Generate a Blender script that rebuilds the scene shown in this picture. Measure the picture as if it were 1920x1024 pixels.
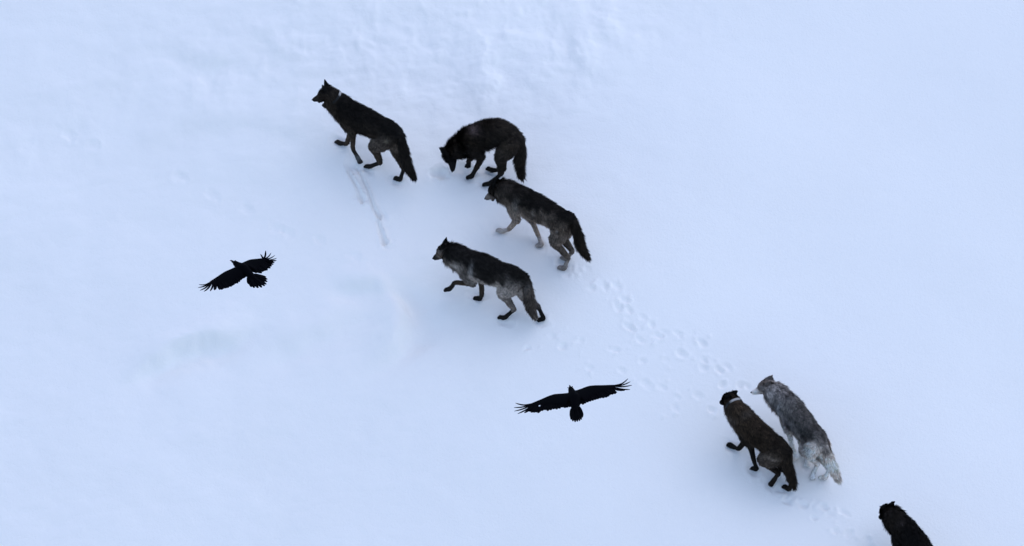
import bpy, math, random
import numpy as np
from mathutils import Vector, Matrix

for o in list(bpy.data.objects):
    bpy.data.objects.remove(o, do_unlink=True)
scene = bpy.context.scene
COL = scene.collection
rng = np.random.default_rng(7)

# ------------------------------------------------------------------ camera
PITCH, SLOPE = math.radians(35), math.radians(20)
cam_data = bpy.data.cameras.new('camera')
cam = bpy.data.objects.new('camera', cam_data)
COL.objects.link(cam)
cam.location = (0, -60 * math.cos(PITCH), 60 * math.sin(PITCH))
cam.rotation_euler = (math.radians(90) - PITCH, 0, 0)
cam_data.sensor_width = 36
cam_data.lens = 163.125
cam_data.clip_start = 1
cam_data.clip_end = 2000
scene.camera = cam

# ------------------------------------------------------------------ light
SUN_EL, SUN_AZ = math.radians(60), math.radians(48)     # azimuth measured from +Y towards +X
world = bpy.data.worlds.new('World')
scene.world = world
world.use_nodes = True
wn = world.node_tree
bg = wn.nodes['Background']
sky = wn.nodes.new('ShaderNodeTexSky')
sky.sky_type = 'NISHITA'
sky.sun_disc = False
sky.sun_elevation = SUN_EL
sky.sun_rotation = SUN_AZ
sky.altitude = 2200
sky.air_density = .85
sky.dust_density = 3.0
sky.ozone_density = 1.0
wn.links.new(sky.outputs[0], bg.inputs[0])
bg.inputs[1].default_value = 0.15
sun_data = bpy.data.lights.new('sun', 'SUN')
sun_data.energy = .5
sun_data.angle = math.radians(135)
sun_data.color = (1.0, 0.97, 0.93)
sun = bpy.data.objects.new('sun', sun_data)
COL.objects.link(sun)
sdir = Vector((math.sin(SUN_AZ) * math.cos(SUN_EL), math.cos(SUN_AZ) * math.cos(SUN_EL), math.sin(SUN_EL)))
sun.rotation_euler = sdir.to_track_quat('Z', 'Y').to_euler()
sun.location = sdir * 80
vs = scene.view_settings
vs.view_transform = 'Standard'
vs.look = 'None'
vs.gamma = 1
vs.use_curve_mapping = False
vs.exposure = 1.0
scene.cycles.use_denoising = True

# ------------------------------------------------------------------ helpers
def tag(o, label=None, category=None, group=None, kind=None):
    if label: o['label'] = label
    if category: o['category'] = category
    if group: o['group'] = group
    if kind: o['kind'] = kind
    return o

def mesh_np(name, co, faces):
    """faces: (n,k) int array"""
    co = np.asarray(co, dtype=np.float32); faces = np.asarray(faces, dtype=np.int32)
    me = bpy.data.meshes.new(name)
    me.vertices.add(len(co)); me.vertices.foreach_set('co', co.ravel())
    n, k = faces.shape
    me.loops.add(n * k); me.loops.foreach_set('vertex_index', faces.ravel())
    me.polygons.add(n)
    me.polygons.foreach_set('loop_start', np.arange(0, n * k, k, dtype=np.int32))
    me.polygons.foreach_set('loop_total', np.full(n, k, dtype=np.int32))
    me.update(calc_edges=True)
    me.validate()
    return me

def set_color(me, col, name='coat'):
    at = me.attributes.new(name, 'FLOAT_COLOR', 'POINT')
    c = np.ones((len(col), 4), dtype=np.float32); c[:, :3] = col
    at.data.foreach_set('color', c.ravel())

def link(name, me, mat, parent=None):
    o = bpy.data.objects.new(name, me)
    COL.objects.link(o)
    if mat: me.materials.append(mat)
    if parent: o.parent = parent
    return o

def lattice(ix, iy, seed):
    h = (ix.astype(np.int64) * 374761393 + iy.astype(np.int64) * 668265263 + seed * 974634777) & 0x7fffffff
    h = ((h ^ (h >> 13)) * 1274126177) & 0x7fffffff
    h = h ^ (h >> 16)
    return (h & 0xffff) / 32767.5 - 1.0

def vnoise(x, y, seed=0):
    xi = np.floor(x); yi = np.floor(y); fx = x - xi; fy = y - yi
    u = fx * fx * fx * (fx * (fx * 6 - 15) + 10); v = fy * fy * fy * (fy * (fy * 6 - 15) + 10)
    xi = xi.astype(np.int64); yi = yi.astype(np.int64)
    a = lattice(xi, yi, seed); b = lattice(xi + 1, yi, seed); c = lattice(xi, yi + 1, seed); d = lattice(xi + 1, yi + 1, seed)
    return (a * (1 - u) + b * u) * (1 - v) + (c * (1 - u) + d * u) * v

def fbm(x, y, seed=0, octs=4):
    s = 0; a = 1.0
    for i in range(octs):
        ca, sa = math.cos(i * 1.1), math.sin(i * 1.1)
        s = s + a * vnoise((x * ca - y * sa) * 2 ** i + 17.3 * i, (x * sa + y * ca) * 2 ** i - 9.1 * i, seed + i)
        a *= 0.5
    return s

def und(x, y):
    return (0.05 * np.sin(.55 * x + .3 * y + 1.) + .04 * np.sin(-.35 * x + .8 * y + 2.1)
            + .02 * np.sin(1.3 * x - .7 * y) + .012 * np.sin(1.1 * x + 1.9 * y + .5)
            - .11 * (np.sqrt(x * x + 100) - 10))

def ground_z(x, y):
    return math.tan(SLOPE) * y + und(x, y)

def catmull(P, n):
    """P (m,k) -> smooth samples, n per span"""
    P = np.asarray(P, float); m = len(P); out = []
    for i in range(m - 1):
        p0 = P[i - 1] if i else 2 * P[0] - P[1]
        p1, p2 = P[i], P[i + 1]
        p3 = P[i + 2] if i + 2 < m else 2 * P[-1] - P[-2]
        for t in np.linspace(0, 1, n, endpoint=False):
            out.append(.5 * ((2 * p1) + (-p0 + p2) * t + (2 * p0 - 5 * p1 + 4 * p2 - p3) * t * t + (-p0 + 3 * p1 - 3 * p2 + p3) * t ** 3))
    out.append(P[-1])
    return np.array(out)

class Shape:
    """collects closed lofts"""
    def __init__(self): self.v = []; self.f = []; self.n = 0
    def loft(self, st, ref, n=5, seg=14, cap=0.6):
        """st: list of (x,y,z, half size along ref, half size across)"""
        S = catmull(st, n) if len(st) > 2 else np.array([np.array(st[0]) * (1 - t) + np.array(st[1]) * t for t in np.linspace(0, 1, n + 1)])
        C = S[:, :3]; a = np.maximum(S[:, 3], .002); b = np.maximum(S[:, 4], .002)
        T = np.gradient(C, axis=0); T /= np.linalg.norm(T, axis=1)[:, None] + 1e-9
        # rounded ends
        C = np.vstack([C[:1] - T[:1] * a[0] * cap, C[:1] - T[:1] * a[0] * cap * .75, C, C[-1:] + T[-1:] * a[-1] * cap * .75, C[-1:] + T[-1:] * a[-1] * cap])
        T = np.vstack([T[:1], T[:1], T, T[-1:], T[-1:]])
        a = np.concatenate([[a[0] * .12, a[0] * .66], a, [a[-1] * .66, a[-1] * .12]])
        b = np.concatenate([[b[0] * .12, b[0] * .66], b, [b[-1] * .66, b[-1] * .12]])
        ref = np.asarray(ref, float)
        base = self.n; th = np.linspace(0, 2 * math.pi, seg, endpoint=False)
        for c, t, ra, rb in zip(C, T, a, b):
            u = ref - t * (ref @ t); u /= np.linalg.norm(u) + 1e-9
            w = np.cross(t, u)
            for q in th: self.v.append(c + u * ra * math.cos(q) + w * rb * math.sin(q))
        m = len(C)
        for i in range(m - 1):
            for j in range(seg):
                k = (j + 1) % seg
                self.f.append((base + i * seg + j, base + i * seg + k, base + (i + 1) * seg + k, base + (i + 1) * seg + j))
        self.f.append(tuple(base + j for j in range(seg))[::-1])
        self.f.append(tuple(base + (m - 1) * seg + j for j in range(seg)))
        self.n = len(self.v)
    def ball(self, c, r, ref=(0, 0, 1)):
        c = np.asarray(c, float)
        self.loft([(*(c - np.array(r) * [.5, 0, 0]), r[2], r[1]), (*(c + np.array(r) * [.5, 0, 0]), r[2], r[1])], ref, n=2, seg=10, cap=.6)
    def mesh(self, name):
        me = bpy.data.meshes.new(name); me.from_pydata([tuple(v) for v in self.v], [], self.f); me.update(); return me

def remesh(me, voxel, smooth=3, factor=.5):
    o = bpy.data.objects.new('tmp', me); COL.objects.link(o)
    m = o.modifiers.new('r', 'REMESH'); m.mode = 'VOXEL'; m.voxel_size = voxel
    s = o.modifiers.new('s', 'SMOOTH'); s.factor = factor; s.iterations = smooth
    dg = bpy.context.evaluated_depsgraph_get()
    out = bpy.data.meshes.new_from_object(o.evaluated_get(dg))
    bpy.data.objects.remove(o, do_unlink=True)
    out.polygons.foreach_set('use_smooth', np.ones(len(out.polygons), dtype=bool))
    return out

def verts_np(me):
    a = np.empty(len(me.vertices) * 3, dtype=np.float32); me.vertices.foreach_get('co', a); return a.reshape(-1, 3).astype(float)
def normals_np(me):
    a = np.empty(len(me.vertices) * 3, dtype=np.float32); me.vertex_normals.foreach_get('vector', a); return a.reshape(-1, 3).astype(float)

# ------------------------------------------------------------------ materials
def new_mat(name):
    m = bpy.data.materials.new(name); m.use_nodes = True
    return m, m.node_tree.nodes, m.node_tree.links, m.node_tree.nodes['Principled BSDF']

def mat_snow():
    m, N, L, b = new_mat('snow')
    tc = N.new('ShaderNodeTexCoord')
    n1 = N.new('ShaderNodeTexNoise'); n1.inputs['Scale'].default_value = 1.1; n1.inputs['Detail'].default_value = 5
    n2 = N.new('ShaderNodeTexNoise'); n2.inputs['Scale'].default_value = 30; n2.inputs['Detail'].default_value = 6; n2.inputs['Roughness'].default_value = .65
    r = N.new('ShaderNodeValToRGB')
    r.color_ramp.elements[0].position = .3; r.color_ramp.elements[0].color = (.895, .88, .84, 1)
    r.color_ramp.elements[1].position = .7; r.color_ramp.elements[1].color = (.91, .895, .855, 1)
    L.new(tc.outputs['Object'], n1.inputs['Vector']); L.new(tc.outputs['Object'], n2.inputs['Vector'])
    L.new(n1.outputs['Fac'], r.inputs[0]); L.new(r.outputs[0], b.inputs['Base Color'])
    bump = N.new('ShaderNodeBump'); bump.inputs['Strength'].default_value = .45; bump.inputs['Distance'].default_value = .012
    L.new(n2.outputs['Fac'], bump.inputs['Height']); L.new(bump.outputs[0], b.inputs['Normal'])
    b.inputs['Roughness'].default_value = .9
    b.inputs['Specular IOR Level'].default_value = .15
    return m

def mat_coat(name, rough=.85, spec=.12):
    m, N, L, b = new_mat(name)
    a = N.new('ShaderNodeAttribute'); a.attribute_name = 'coat'
    tc = N.new('ShaderNodeTexCoord')
    n = N.new('ShaderNodeTexNoise'); n.inputs['Scale'].default_value = 60; n.inputs['Detail'].default_value = 3
    mr = N.new('ShaderNodeMapRange'); mr.inputs[3].default_value = .7; mr.inputs[4].default_value = 1.3
    mx = N.new('ShaderNodeMix'); mx.data_type = 'RGBA'; mx.blend_type = 'MULTIPLY'; mx.inputs[0].default_value = 1
    L.new(tc.outputs['Object'], n.inputs['Vector']); L.new(n.outputs['Fac'], mr.inputs[0])
    L.new(a.outputs['Color'], mx.inputs[6]); L.new(mr.outputs[0], mx.inputs[7]); L.new(mx.outputs[2], b.inputs['Base Color'])
    b.inputs['Roughness'].default_value = rough
    b.inputs['Specular IOR Level'].default_value = spec
    return m

def mat_plain(name, col, rough=.5, spec=.3, scale=40, vary=.25):
    m, N, L, b = new_mat(name)
    tc = N.new('ShaderNodeTexCoord')
    n = N.new('ShaderNodeTexNoise'); n.inputs['Scale'].default_value = scale; n.inputs['Detail'].default_value = 3
    r = N.new('ShaderNodeValToRGB')
    r.color_ramp.elements[0].color = (*[c * (1 - vary) for c in col], 1); r.color_ramp.elements[1].color = (*[min(1, c * (1 + vary)) for c in col], 1)
    L.new(tc.outputs['Object'], n.inputs['Vector']); L.new(n.outputs['Fac'], r.inputs[0]); L.new(r.outputs[0], b.inputs['Base Color'])
    b.inputs['Roughness'].default_value = rough; b.inputs['Specular IOR Level'].default_value = spec
    return m

M_SNOW = mat_snow()
M_SKIN = mat_coat('wolf_skin')
M_FUR = mat_coat('wolf_fur')
M_NOSE = mat_plain('wolf_nose', (.006, .006, .007), .4, .4)
M_EYE = mat_plain('wolf_eye', (.03, .02, .008), .12, .6)
M_MOUTH = mat_plain('wolf_tongue', (.25, .09, .09), .5, .4)
M_TEETH = mat_plain('wolf_teeth', (.62, .60, .54), .4, .4)
M_COLLAR = mat_coat('collar_webbing', .6, .2)
M_BOX = mat_plain('collar_box', (.015, .015, .016), .5, .3)
M_RAVEN = mat_plain('raven_plumage', (.0016, .0017, .0026), .7, .015, 90, .4)
M_BEAK = mat_plain('raven_beak', (.003, .003, .0035), .45, .08)
M_SPOT = mat_plain('wing_spot', (.75, .78, .80), .8, .1)

# ------------------------------------------------------------------ data: joints of each wolf (world metres), ravens (local metres)
WOLVES = [{'collar': 0.5,
  'ear': (1.0, 0.15),
  'head': 1.06,
  'j': {'FL_el': (-2.082, 1.683, 1.07),
        'FL_pa': (-2.023, 1.665, 0.689),
        'FL_sc': (-2.206, 1.782, 1.195),
        'FL_to': (-1.992, 1.622, 0.653),
        'FL_wr': (-2.089, 1.702, 0.815),
        'FR_el': (-2.11, 1.857, 0.994),
        'FR_pa': (-2.27, 1.962, 0.728),
        'FR_sc': (-2.173, 1.913, 1.177),
        'FR_to': (-2.31, 2.004, 0.73),
        'FR_wr': (-2.179, 1.898, 0.77),
        'HL_hi': (-1.637, 1.411, 1.188),
        'HL_ho': (-1.727, 1.507, 0.726),
        'HL_kn': (-1.8, 1.474, 0.992),
        'HL_pa': (-1.865, 1.574, 0.621),
        'HL_to': (-1.925, 1.611, 0.602),
        'HR_hi': (-1.546, 1.518, 1.159),
        'HR_ho': (-1.415, 1.4, 0.69),
        'HR_kn': (-1.518, 1.522, 0.904),
        'HR_pa': (-1.471, 1.386, 0.538),
        'HR_to': (-1.53, 1.424, 0.538),
        'loin': (-1.806, 1.598, 1.26),
        'neck': (-2.294, 1.924, 1.404),
        'nose': (-2.603, 1.97, 1.427),
        'pel': (-1.609, 1.478, 1.228),
        'rib': (-2.017, 1.729, 1.277),
        'sho': (-2.157, 1.826, 1.305),
        'skull': (-2.412, 1.93, 1.523),
        't0': (-1.469, 1.386, 1.259),
        't1': (-1.41, 1.297, 1.045),
        't2': (-1.358, 1.218, 0.859),
        't3': (-1.278, 1.159, 0.715)},
  'jaw': 0.03,
  'key': 'A',
  'label': 'black collared wolf highest on the slope, walking up-left with ears pricked',
  'up': ['FL'],
  'yaw': 2.5606},
 {'ear': (0.8, 0.75),
  'fat': 0.94,
  'furk': {'neck': 1.25, 'rump': 1.1, 'torso': 1.2},
  'j': {'FL_el': (-0.392, 1.33, 0.926),
        'FL_pa': (-0.527, 1.409, 0.58),
        'FL_sc': (-0.562, 1.4, 1.01),
        'FL_to': (-0.586, 1.406, 0.556),
        'FL_wr': (-0.471, 1.399, 0.702),
        'FR_el': (-0.433, 1.488, 0.926),
        'FR_pa': (-0.567, 1.597, 0.646),
        'FR_sc': (-0.603, 1.554, 0.98),
        'FR_to': (-0.583, 1.546, 0.636),
        'FR_wr': (-0.567, 1.525, 0.741),
        'HL_hi': (-0.035, 1.294, 1.164),
        'HL_ho': (-0.144, 1.327, 0.666),
        'HL_kn': (-0.146, 1.312, 0.942),
        'HL_pa': (-0.288, 1.299, 0.541),
        'HL_to': (-0.368, 1.295, 0.52),
        'HR_hi': (-0.024, 1.441, 1.131),
        'HR_ho': (-0.112, 1.449, 0.653),
        'HR_kn': (-0.129, 1.487, 0.903),
        'HR_pa': (-0.254, 1.506, 0.604),
        'HR_to': (-0.318, 1.546, 0.607),
        'loin': (-0.192, 1.398, 1.297),
        'neck': (-0.689, 1.505, 0.974),
        'nose': (-0.797, 1.416, 0.644),
        'pel': (-0.028, 1.388, 1.208),
        'rib': (-0.387, 1.445, 1.187),
        'sho': (-0.544, 1.456, 1.096),
        'skull': (-0.797, 1.521, 0.843),
        't0': (0.091, 1.357, 1.195),
        't1': (0.108, 1.347, 1.014),
        't2': (0.1, 1.301, 0.839),
        't3': (0.13, 1.23, 0.675)},
  'key': 'B',
  'label': 'black wolf with arched back and head down, nose in the snow',
  'lift': 1.9,
  'neckk': 0.86,
  'up': [],
  'yaw': 2.9699},
 {'ear': (0.75, 0.75),
  'head': 1.05,
  'j': {'FL_el': (0.063, 0.373, 0.588),
        'FL_pa': (-0.126, 0.535, 0.302),
        'FL_sc': (-0.001, 0.41, 0.767),
        'FL_to': (-0.187, 0.57, 0.298),
        'FL_wr': (-0.044, 0.467, 0.382),
        'FR_el': (0.255, 0.439, 0.546),
        'FR_pa': (0.383, 0.306, 0.249),
        'FR_sc': (0.122, 0.517, 0.695),
        'FR_to': (0.325, 0.312, 0.23),
        'FR_wr': (0.344, 0.4, 0.319),
        'HL_hi': (0.608, -0.001, 0.748),
        'HL_ho': (0.725, -0.077, 0.301),
        'HL_kn': (0.555, -0.009, 0.502),
        'HL_pa': (0.677, -0.062, 0.132),
        'HL_to': (0.609, -0.029, 0.124),
        'HR_hi': (0.679, 0.119, 0.716),
        'HR_ho': (0.78, 0.043, 0.325),
        'HR_kn': (0.636, 0.181, 0.471),
        'HR_pa': (0.705, 0.081, 0.179),
        'HR_to': (0.645, 0.123, 0.177),
        'loin': (0.434, 0.209, 0.833),
        'neck': (-0.065, 0.573, 0.894),
        'nose': (-0.347, 0.72, 0.708),
        'pel': (0.621, 0.073, 0.788),
        'rib': (0.238, 0.349, 0.84),
        'sho': (0.086, 0.451, 0.866),
        'skull': (-0.186, 0.682, 0.853),
        't0': (0.764, -0.015, 0.872),
        't1': (0.84, -0.094, 0.696),
        't2': (0.886, -0.162, 0.538),
        't3': (0.974, -0.216, 0.405)},
  'jaw': 0.05,
  'key': 'C',
  'label': 'dark brown wolf with open mouth and pale grey paws, just below the sniffing wolf',
  'teeth': 1,
  'up': [],
  'yaw': 2.5189},
 {'ear': (0.75, 0.65),
  'j': {'FL_el': (-0.502, -0.55, 0.232),
        'FL_pa': (-0.8, -0.404, 0.051),
        'FL_sc': (-0.629, -0.5, 0.38),
        'FL_to': (-0.86, -0.397, 0.025),
        'FL_wr': (-0.726, -0.433, 0.167),
        'FR_el': (-0.397, -0.444, 0.253),
        'FR_pa': (-0.414, -0.442, -0.08),
        'FR_sc': (-0.562, -0.37, 0.347),
        'FR_to': (-0.481, -0.429, -0.083),
        'FR_wr': (-0.387, -0.493, 0.023),
        'HL_hi': (0.002, -0.783, 0.412),
        'HL_ho': (0.027, -0.767, -0.021),
        'HL_kn': (-0.121, -0.727, 0.211),
        'HL_pa': (-0.092, -0.749, -0.157),
        'HL_to': (-0.163, -0.723, -0.171),
        'HR_hi': (0.07, -0.654, 0.368),
        'HR_ho': (0.341, -0.759, 0.009),
        'HR_kn': (0.143, -0.642, 0.129),
        'HR_pa': (0.403, -0.779, -0.148),
        'HR_to': (0.341, -0.784, -0.173),
        'loin': (-0.195, -0.612, 0.447),
        'neck': (-0.724, -0.387, 0.554),
        'nose': (-1.018, -0.23, 0.42),
        'pel': (0.01, -0.705, 0.435),
        'rib': (-0.403, -0.516, 0.465),
        'sho': (-0.558, -0.448, 0.479),
        'skull': (-0.847, -0.281, 0.548),
        't0': (0.172, -0.768, 0.439),
        't1': (0.209, -0.807, 0.261),
        't2': (0.233, -0.859, 0.1),
        't3': (0.289, -0.9, -0.043)},
  'key': 'D',
  'label': 'black and grey wolf with pale belly, front paw raised in mid-step',
  'up': ['FL'],
  'yaw': 2.7205},
 {'collar': 0.6,
  'ear': (0.35, 0.95),
  'fat': 0.91,
  'head': 1.05,
  'j': {'FL_el': (2.982, -2.818, -0.643),
        'FL_pa': (3.069, -2.805, -1.025),
        'FL_sc': (2.877, -2.694, -0.526),
        'FL_to': (3.019, -2.769, -1.039),
        'FL_wr': (3.035, -2.797, -0.889),
        'FR_el': (2.938, -2.637, -0.701),
        'FR_pa': (2.781, -2.472, -0.926),
        'FR_sc': (2.905, -2.565, -0.524),
        'FR_to': (2.729, -2.442, -0.914),
        'FR_wr': (2.852, -2.552, -0.9),
        'HL_hi': (3.289, -3.057, -0.601),
        'HL_ho': (3.338, -3.025, -0.929),
        'HL_kn': (3.137, -2.963, -0.772),
        'HL_pa': (3.278, -2.968, -1.088),
        'HL_to': (3.242, -3.003, -1.126),
        'HR_hi': (3.387, -2.951, -0.634),
        'HR_ho': (3.52, -3.067, -0.988),
        'HR_kn': (3.371, -2.885, -0.876),
        'HR_pa': (3.469, -3.064, -1.146),
        'HR_to': (3.411, -3.017, -1.138),
        'loin': (3.187, -2.873, -0.53),
        'neck': (2.805, -2.591, -0.262),
        'nose': (2.623, -2.303, -0.333),
        'pel': (3.326, -2.986, -0.573),
        'rib': (3.031, -2.732, -0.489),
        'sho': (2.921, -2.65, -0.411),
        'skull': (2.737, -2.453, -0.22),
        't0': (3.41, -3.069, -0.539),
        't1': (3.431, -3.105, -0.712),
        't2': (3.48, -3.16, -0.858),
        't3': (3.517, -3.197, -1.003)},
  'key': 'E',
  'label': 'dark brown wolf with pale collar, walking beside the grey wolf',
  'up': [],
  'yaw': 2.4519},
 {'ear': (0.55, 0.85),
  'j': {'FL_el': (3.473, -2.562, -0.613),
        'FL_pa': (3.583, -2.611, -0.975),
        'FL_sc': (3.419, -2.412, -0.5),
        'FL_to': (3.544, -2.638, -1.002),
        'FL_wr': (3.528, -2.555, -0.857),
        'FR_el': (3.593, -2.419, -0.733),
        'FR_pa': (3.72, -2.666, -1.008),
        'FR_sc': (3.533, -2.334, -0.546),
        'FR_to': (3.711, -2.72, -1.038),
        'FR_wr': (3.667, -2.562, -0.936),
        'HL_hi': (3.769, -2.938, -0.571),
        'HL_ho': (3.83, -2.882, -0.895),
        'HL_kn': (3.658, -2.81, -0.744),
        'HL_pa': (3.785, -2.851, -1.064),
        'HL_to': (3.77, -2.902, -1.101),
        'HR_hi': (3.89, -2.845, -0.611),
        'HR_ho': (3.977, -2.95, -0.927),
        'HR_kn': (3.867, -2.742, -0.843),
        'HR_pa': (3.932, -2.905, -1.087),
        'HR_to': (3.876, -2.871, -1.1),
        'loin': (3.706, -2.7, -0.511),
        'neck': (3.351, -2.215, -0.33),
        'nose': (3.016, -2.056, -0.372),
        'pel': (3.814, -2.871, -0.545),
        'rib': (3.581, -2.518, -0.457),
        'sho': (3.484, -2.396, -0.378),
        'skull': (3.216, -2.094, -0.282),
        't0': (3.896, -2.987, -0.521),
        't1': (3.952, -3.052, -0.66),
        't2': (4.011, -3.132, -0.784),
        't3': (4.08, -3.19, -0.909)},
  'key': 'F',
  'label': 'pale grey wolf with dark saddle and cream legs, the only light one',
  'up': [],
  'yaw': 2.1917},
 {'ear': (0.25, 1.0),
  'fat': 0.96,
  'head': 1.14,
  'j': {'FL_el': (4.797, -4.172, -1.279),
        'FL_pa': (4.896, -4.292, -1.625),
        'FL_sc': (4.741, -4.046, -1.134),
        'FL_to': (4.854, -4.243, -1.621),
        'FL_wr': (4.868, -4.254, -1.504),
        'FR_el': (4.967, -4.071, -1.318),
        'FR_pa': (5.07, -4.276, -1.633),
        'FR_sc': (4.896, -3.971, -1.153),
        'FR_to': (5.022, -4.236, -1.635),
        'FR_wr': (5.028, -4.208, -1.525),
        'HL_hi': (5.085, -4.628, -1.22),
        'HL_ho': (5.169, -4.782, -1.628),
        'HL_kn': (5.046, -4.62, -1.467),
        'HL_pa': (5.142, -4.715, -1.782),
        'HL_to': (5.114, -4.647, -1.772),
        'HR_hi': (5.224, -4.548, -1.22),
        'HR_ho': (5.303, -4.674, -1.607),
        'HR_kn': (5.217, -4.477, -1.46),
        'HR_pa': (5.262, -4.624, -1.764),
        'HR_to': (5.232, -4.556, -1.755),
        'loin': (5.036, -4.392, -1.073),
        'neck': (4.728, -3.881, -0.979),
        'nose': (4.584, -3.59, -1.153),
        'pel': (5.14, -4.562, -1.17),
        'rib': (4.926, -4.19, -1.058),
        'sho': (4.848, -4.053, -1.034),
        'skull': (4.665, -3.726, -1.0),
        't0': (5.202, -4.676, -1.084),
        't1': (5.238, -4.725, -1.232),
        't2': (5.285, -4.778, -1.366),
        't3': (5.317, -4.819, -1.511)},
  'key': 'G',
  'label': 'black wolf in the lower right corner, cut off by the bottom edge',
  'up': [],
  'yaw': 2.0973}]
RAVENS = [{'O': [-3.122, -4.894, 3.472],
  'f': [-0.6127, 0.7903, 0.0012],
  'key': 'R1',
  'label': 'black raven with fanned tail gliding left over open snow, left of all wolves',
  'n': [-0.0489, -0.0395, 0.998],
  'pts': {'leadL': [[-0.0408, 0.1117, 0.0], [-0.2038, 0.1237, 0.0], [-0.4531, 0.0811, 0.0]],
          'leadR': [[0.0625, 0.1306, 0.0], [0.1766, 0.1181, -0.0], [0.3024, 0.0407, 0.0]],
          'spine': [[-0.0134, 0.2614, -0.0], [-0.0012, 0.1797, 0.0], [-0.0015, 0.121, -0.0], [0.0028, -0.0005, 0.0], [0.0021, -0.1172, 0.0], [-0.0054, -0.3006, 0.0]],
          'tail': [[-0.1134, -0.2633, -0.0], [-0.1238, -0.3298, 0.0], [-0.1089, -0.3662, 0.0], [-0.0764, -0.395, 0.0], [-0.0388, -0.4167, -0.0], [0.0021, -0.4165, -0.0], [0.0352, -0.4021, 0.0],
                   [0.0723, -0.3694, 0.0], [0.0993, -0.3349, -0.0], [0.1133, -0.2888, 0.0]],
          'tailL': [[-0.0498, -0.1444, -0.0], [-0.1223, -0.27, 0.0]],
          'tipL': [[-0.5765, 0.0796, 0.03], [-0.6165, 0.0394, 0.03], [-0.6302, -0.0211, 0.03], [-0.6064, -0.0682, 0.03], [-0.5427, -0.0971, 0.02], [-0.4845, -0.1051, 0.01], [-0.4295, -0.1291, -0.0]],
          'tipR': [[0.2869, 0.058, 0.05], [0.3639, 0.0609, 0.06], [0.3892, -0.0133, 0.06], [0.3999, -0.0718, 0.05], [0.3898, -0.1191, 0.04], [0.3686, -0.1417, 0.03], [0.3394, -0.1396, 0.01],
                   [0.3171, -0.1465, -0.0]],
          'trailL': [[-0.3806, -0.1404, 0.0], [-0.3342, -0.1553, 0.0], [-0.2947, -0.1684, -0.0], [-0.2539, -0.1682, -0.0], [-0.2017, -0.1633, -0.0], [-0.1381, -0.154, 0.0], [-0.0958, -0.1403, 0.0],
                     [-0.0699, -0.1267, -0.0]],
          'trailR': [[0.2483, -0.1739, 0.0], [0.2008, -0.1831, 0.0], [0.1609, -0.1816, -0.0], [0.1318, -0.1764, -0.0], [0.1053, -0.1676, 0.0], [0.0853, -0.1498, 0.0], [0.0715, -0.1347, -0.0]]},
  'u': [0.7888, 0.6115, 0.0629]},
 {'O': [0.672, -8.969, 4.625],
  'f': [-0.0861, 0.9963, 0.0065],
  'key': 'R2',
  'label': 'black raven with wings spread level and narrow tail, white spot on wing',
  'n': [-0.1613, -0.0204, 0.9867],
  'pts': {'leadL': [[-0.0653, 0.1244, -0.0], [-0.2359, 0.1489, 0.0], [-0.4663, 0.0628, -0.0]],
          'leadR': [[0.0439, 0.1457, -0.0], [0.1877, 0.1836, 0.0], [0.453, 0.1209, 0.0]],
          'spine': [[-0.0289, 0.2614, 0.0], [-0.022, 0.1886, -0.0], [-0.0127, 0.1153, 0.0], [0.0063, -0.0256, 0.0], [-0.0053, -0.1433, 0.0], [-0.0088, -0.303, -0.0]],
          'spot': [[-0.3824, -0.0271, 0.0]],
          'tail': [[-0.0685, -0.3118, 0.0], [-0.0692, -0.3517, 0.0], [-0.0537, -0.3856, -0.0], [-0.0312, -0.4057, 0.0], [-0.0066, -0.405, -0.0], [0.0182, -0.4018, -0.0], [0.0387, -0.384, 0.0],
                   [0.0561, -0.3492, 0.0], [0.0611, -0.3239, -0.0]],
          'tipL': [[-0.6327, 0.0609, 0.04], [-0.6562, 0.0001, 0.03], [-0.6576, -0.0627, 0.03], [-0.6261, -0.1062, 0.02], [-0.5532, -0.099, 0.01], [-0.496, -0.0831, 0.0]],
          'tipR': [[0.6077, 0.1129, 0.05], [0.6274, 0.0657, 0.04], [0.635, 0.0128, 0.03], [0.6068, -0.044, 0.02], [0.5494, -0.0298, 0.01], [0.4619, -0.0281, 0.0]],
          'trailL': [[-0.4486, -0.104, 0.0], [-0.4005, -0.1158, 0.0], [-0.3353, -0.1206, 0.0], [-0.2701, -0.1254, -0.0], [-0.2043, -0.1237, -0.0], [-0.1383, -0.1194, -0.0], [-0.0889, -0.1181, 0.0],
                     [-0.0604, -0.12, 0.0]],
          'trailR': [[0.4479, -0.0441, 0.0], [0.393, -0.0586, 0.0], [0.3425, -0.0703, 0.0], [0.2838, -0.0823, -0.0], [0.2254, -0.0916, 0.0], [0.1668, -0.1036, 0.0], [0.1084, -0.1129, 0.0],
                     [0.059, -0.1155, 0.0]]},
  'u': [0.9831, 0.0839, 0.1625]}]

# ------------------------------------------------------------------ snow slope
def axis(lo, hi, step, far):
    mid = np.arange(lo, hi + step * .5, step)
    out = []; d = step; p = hi
    while p < far: d *= 1.16; p += d; out.append(p)
    left = []; d = step; p = lo
    while p > -far: d *= 1.16; p -= d; left.append(p)
    return np.concatenate([left[::-1], mid, out])

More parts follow.
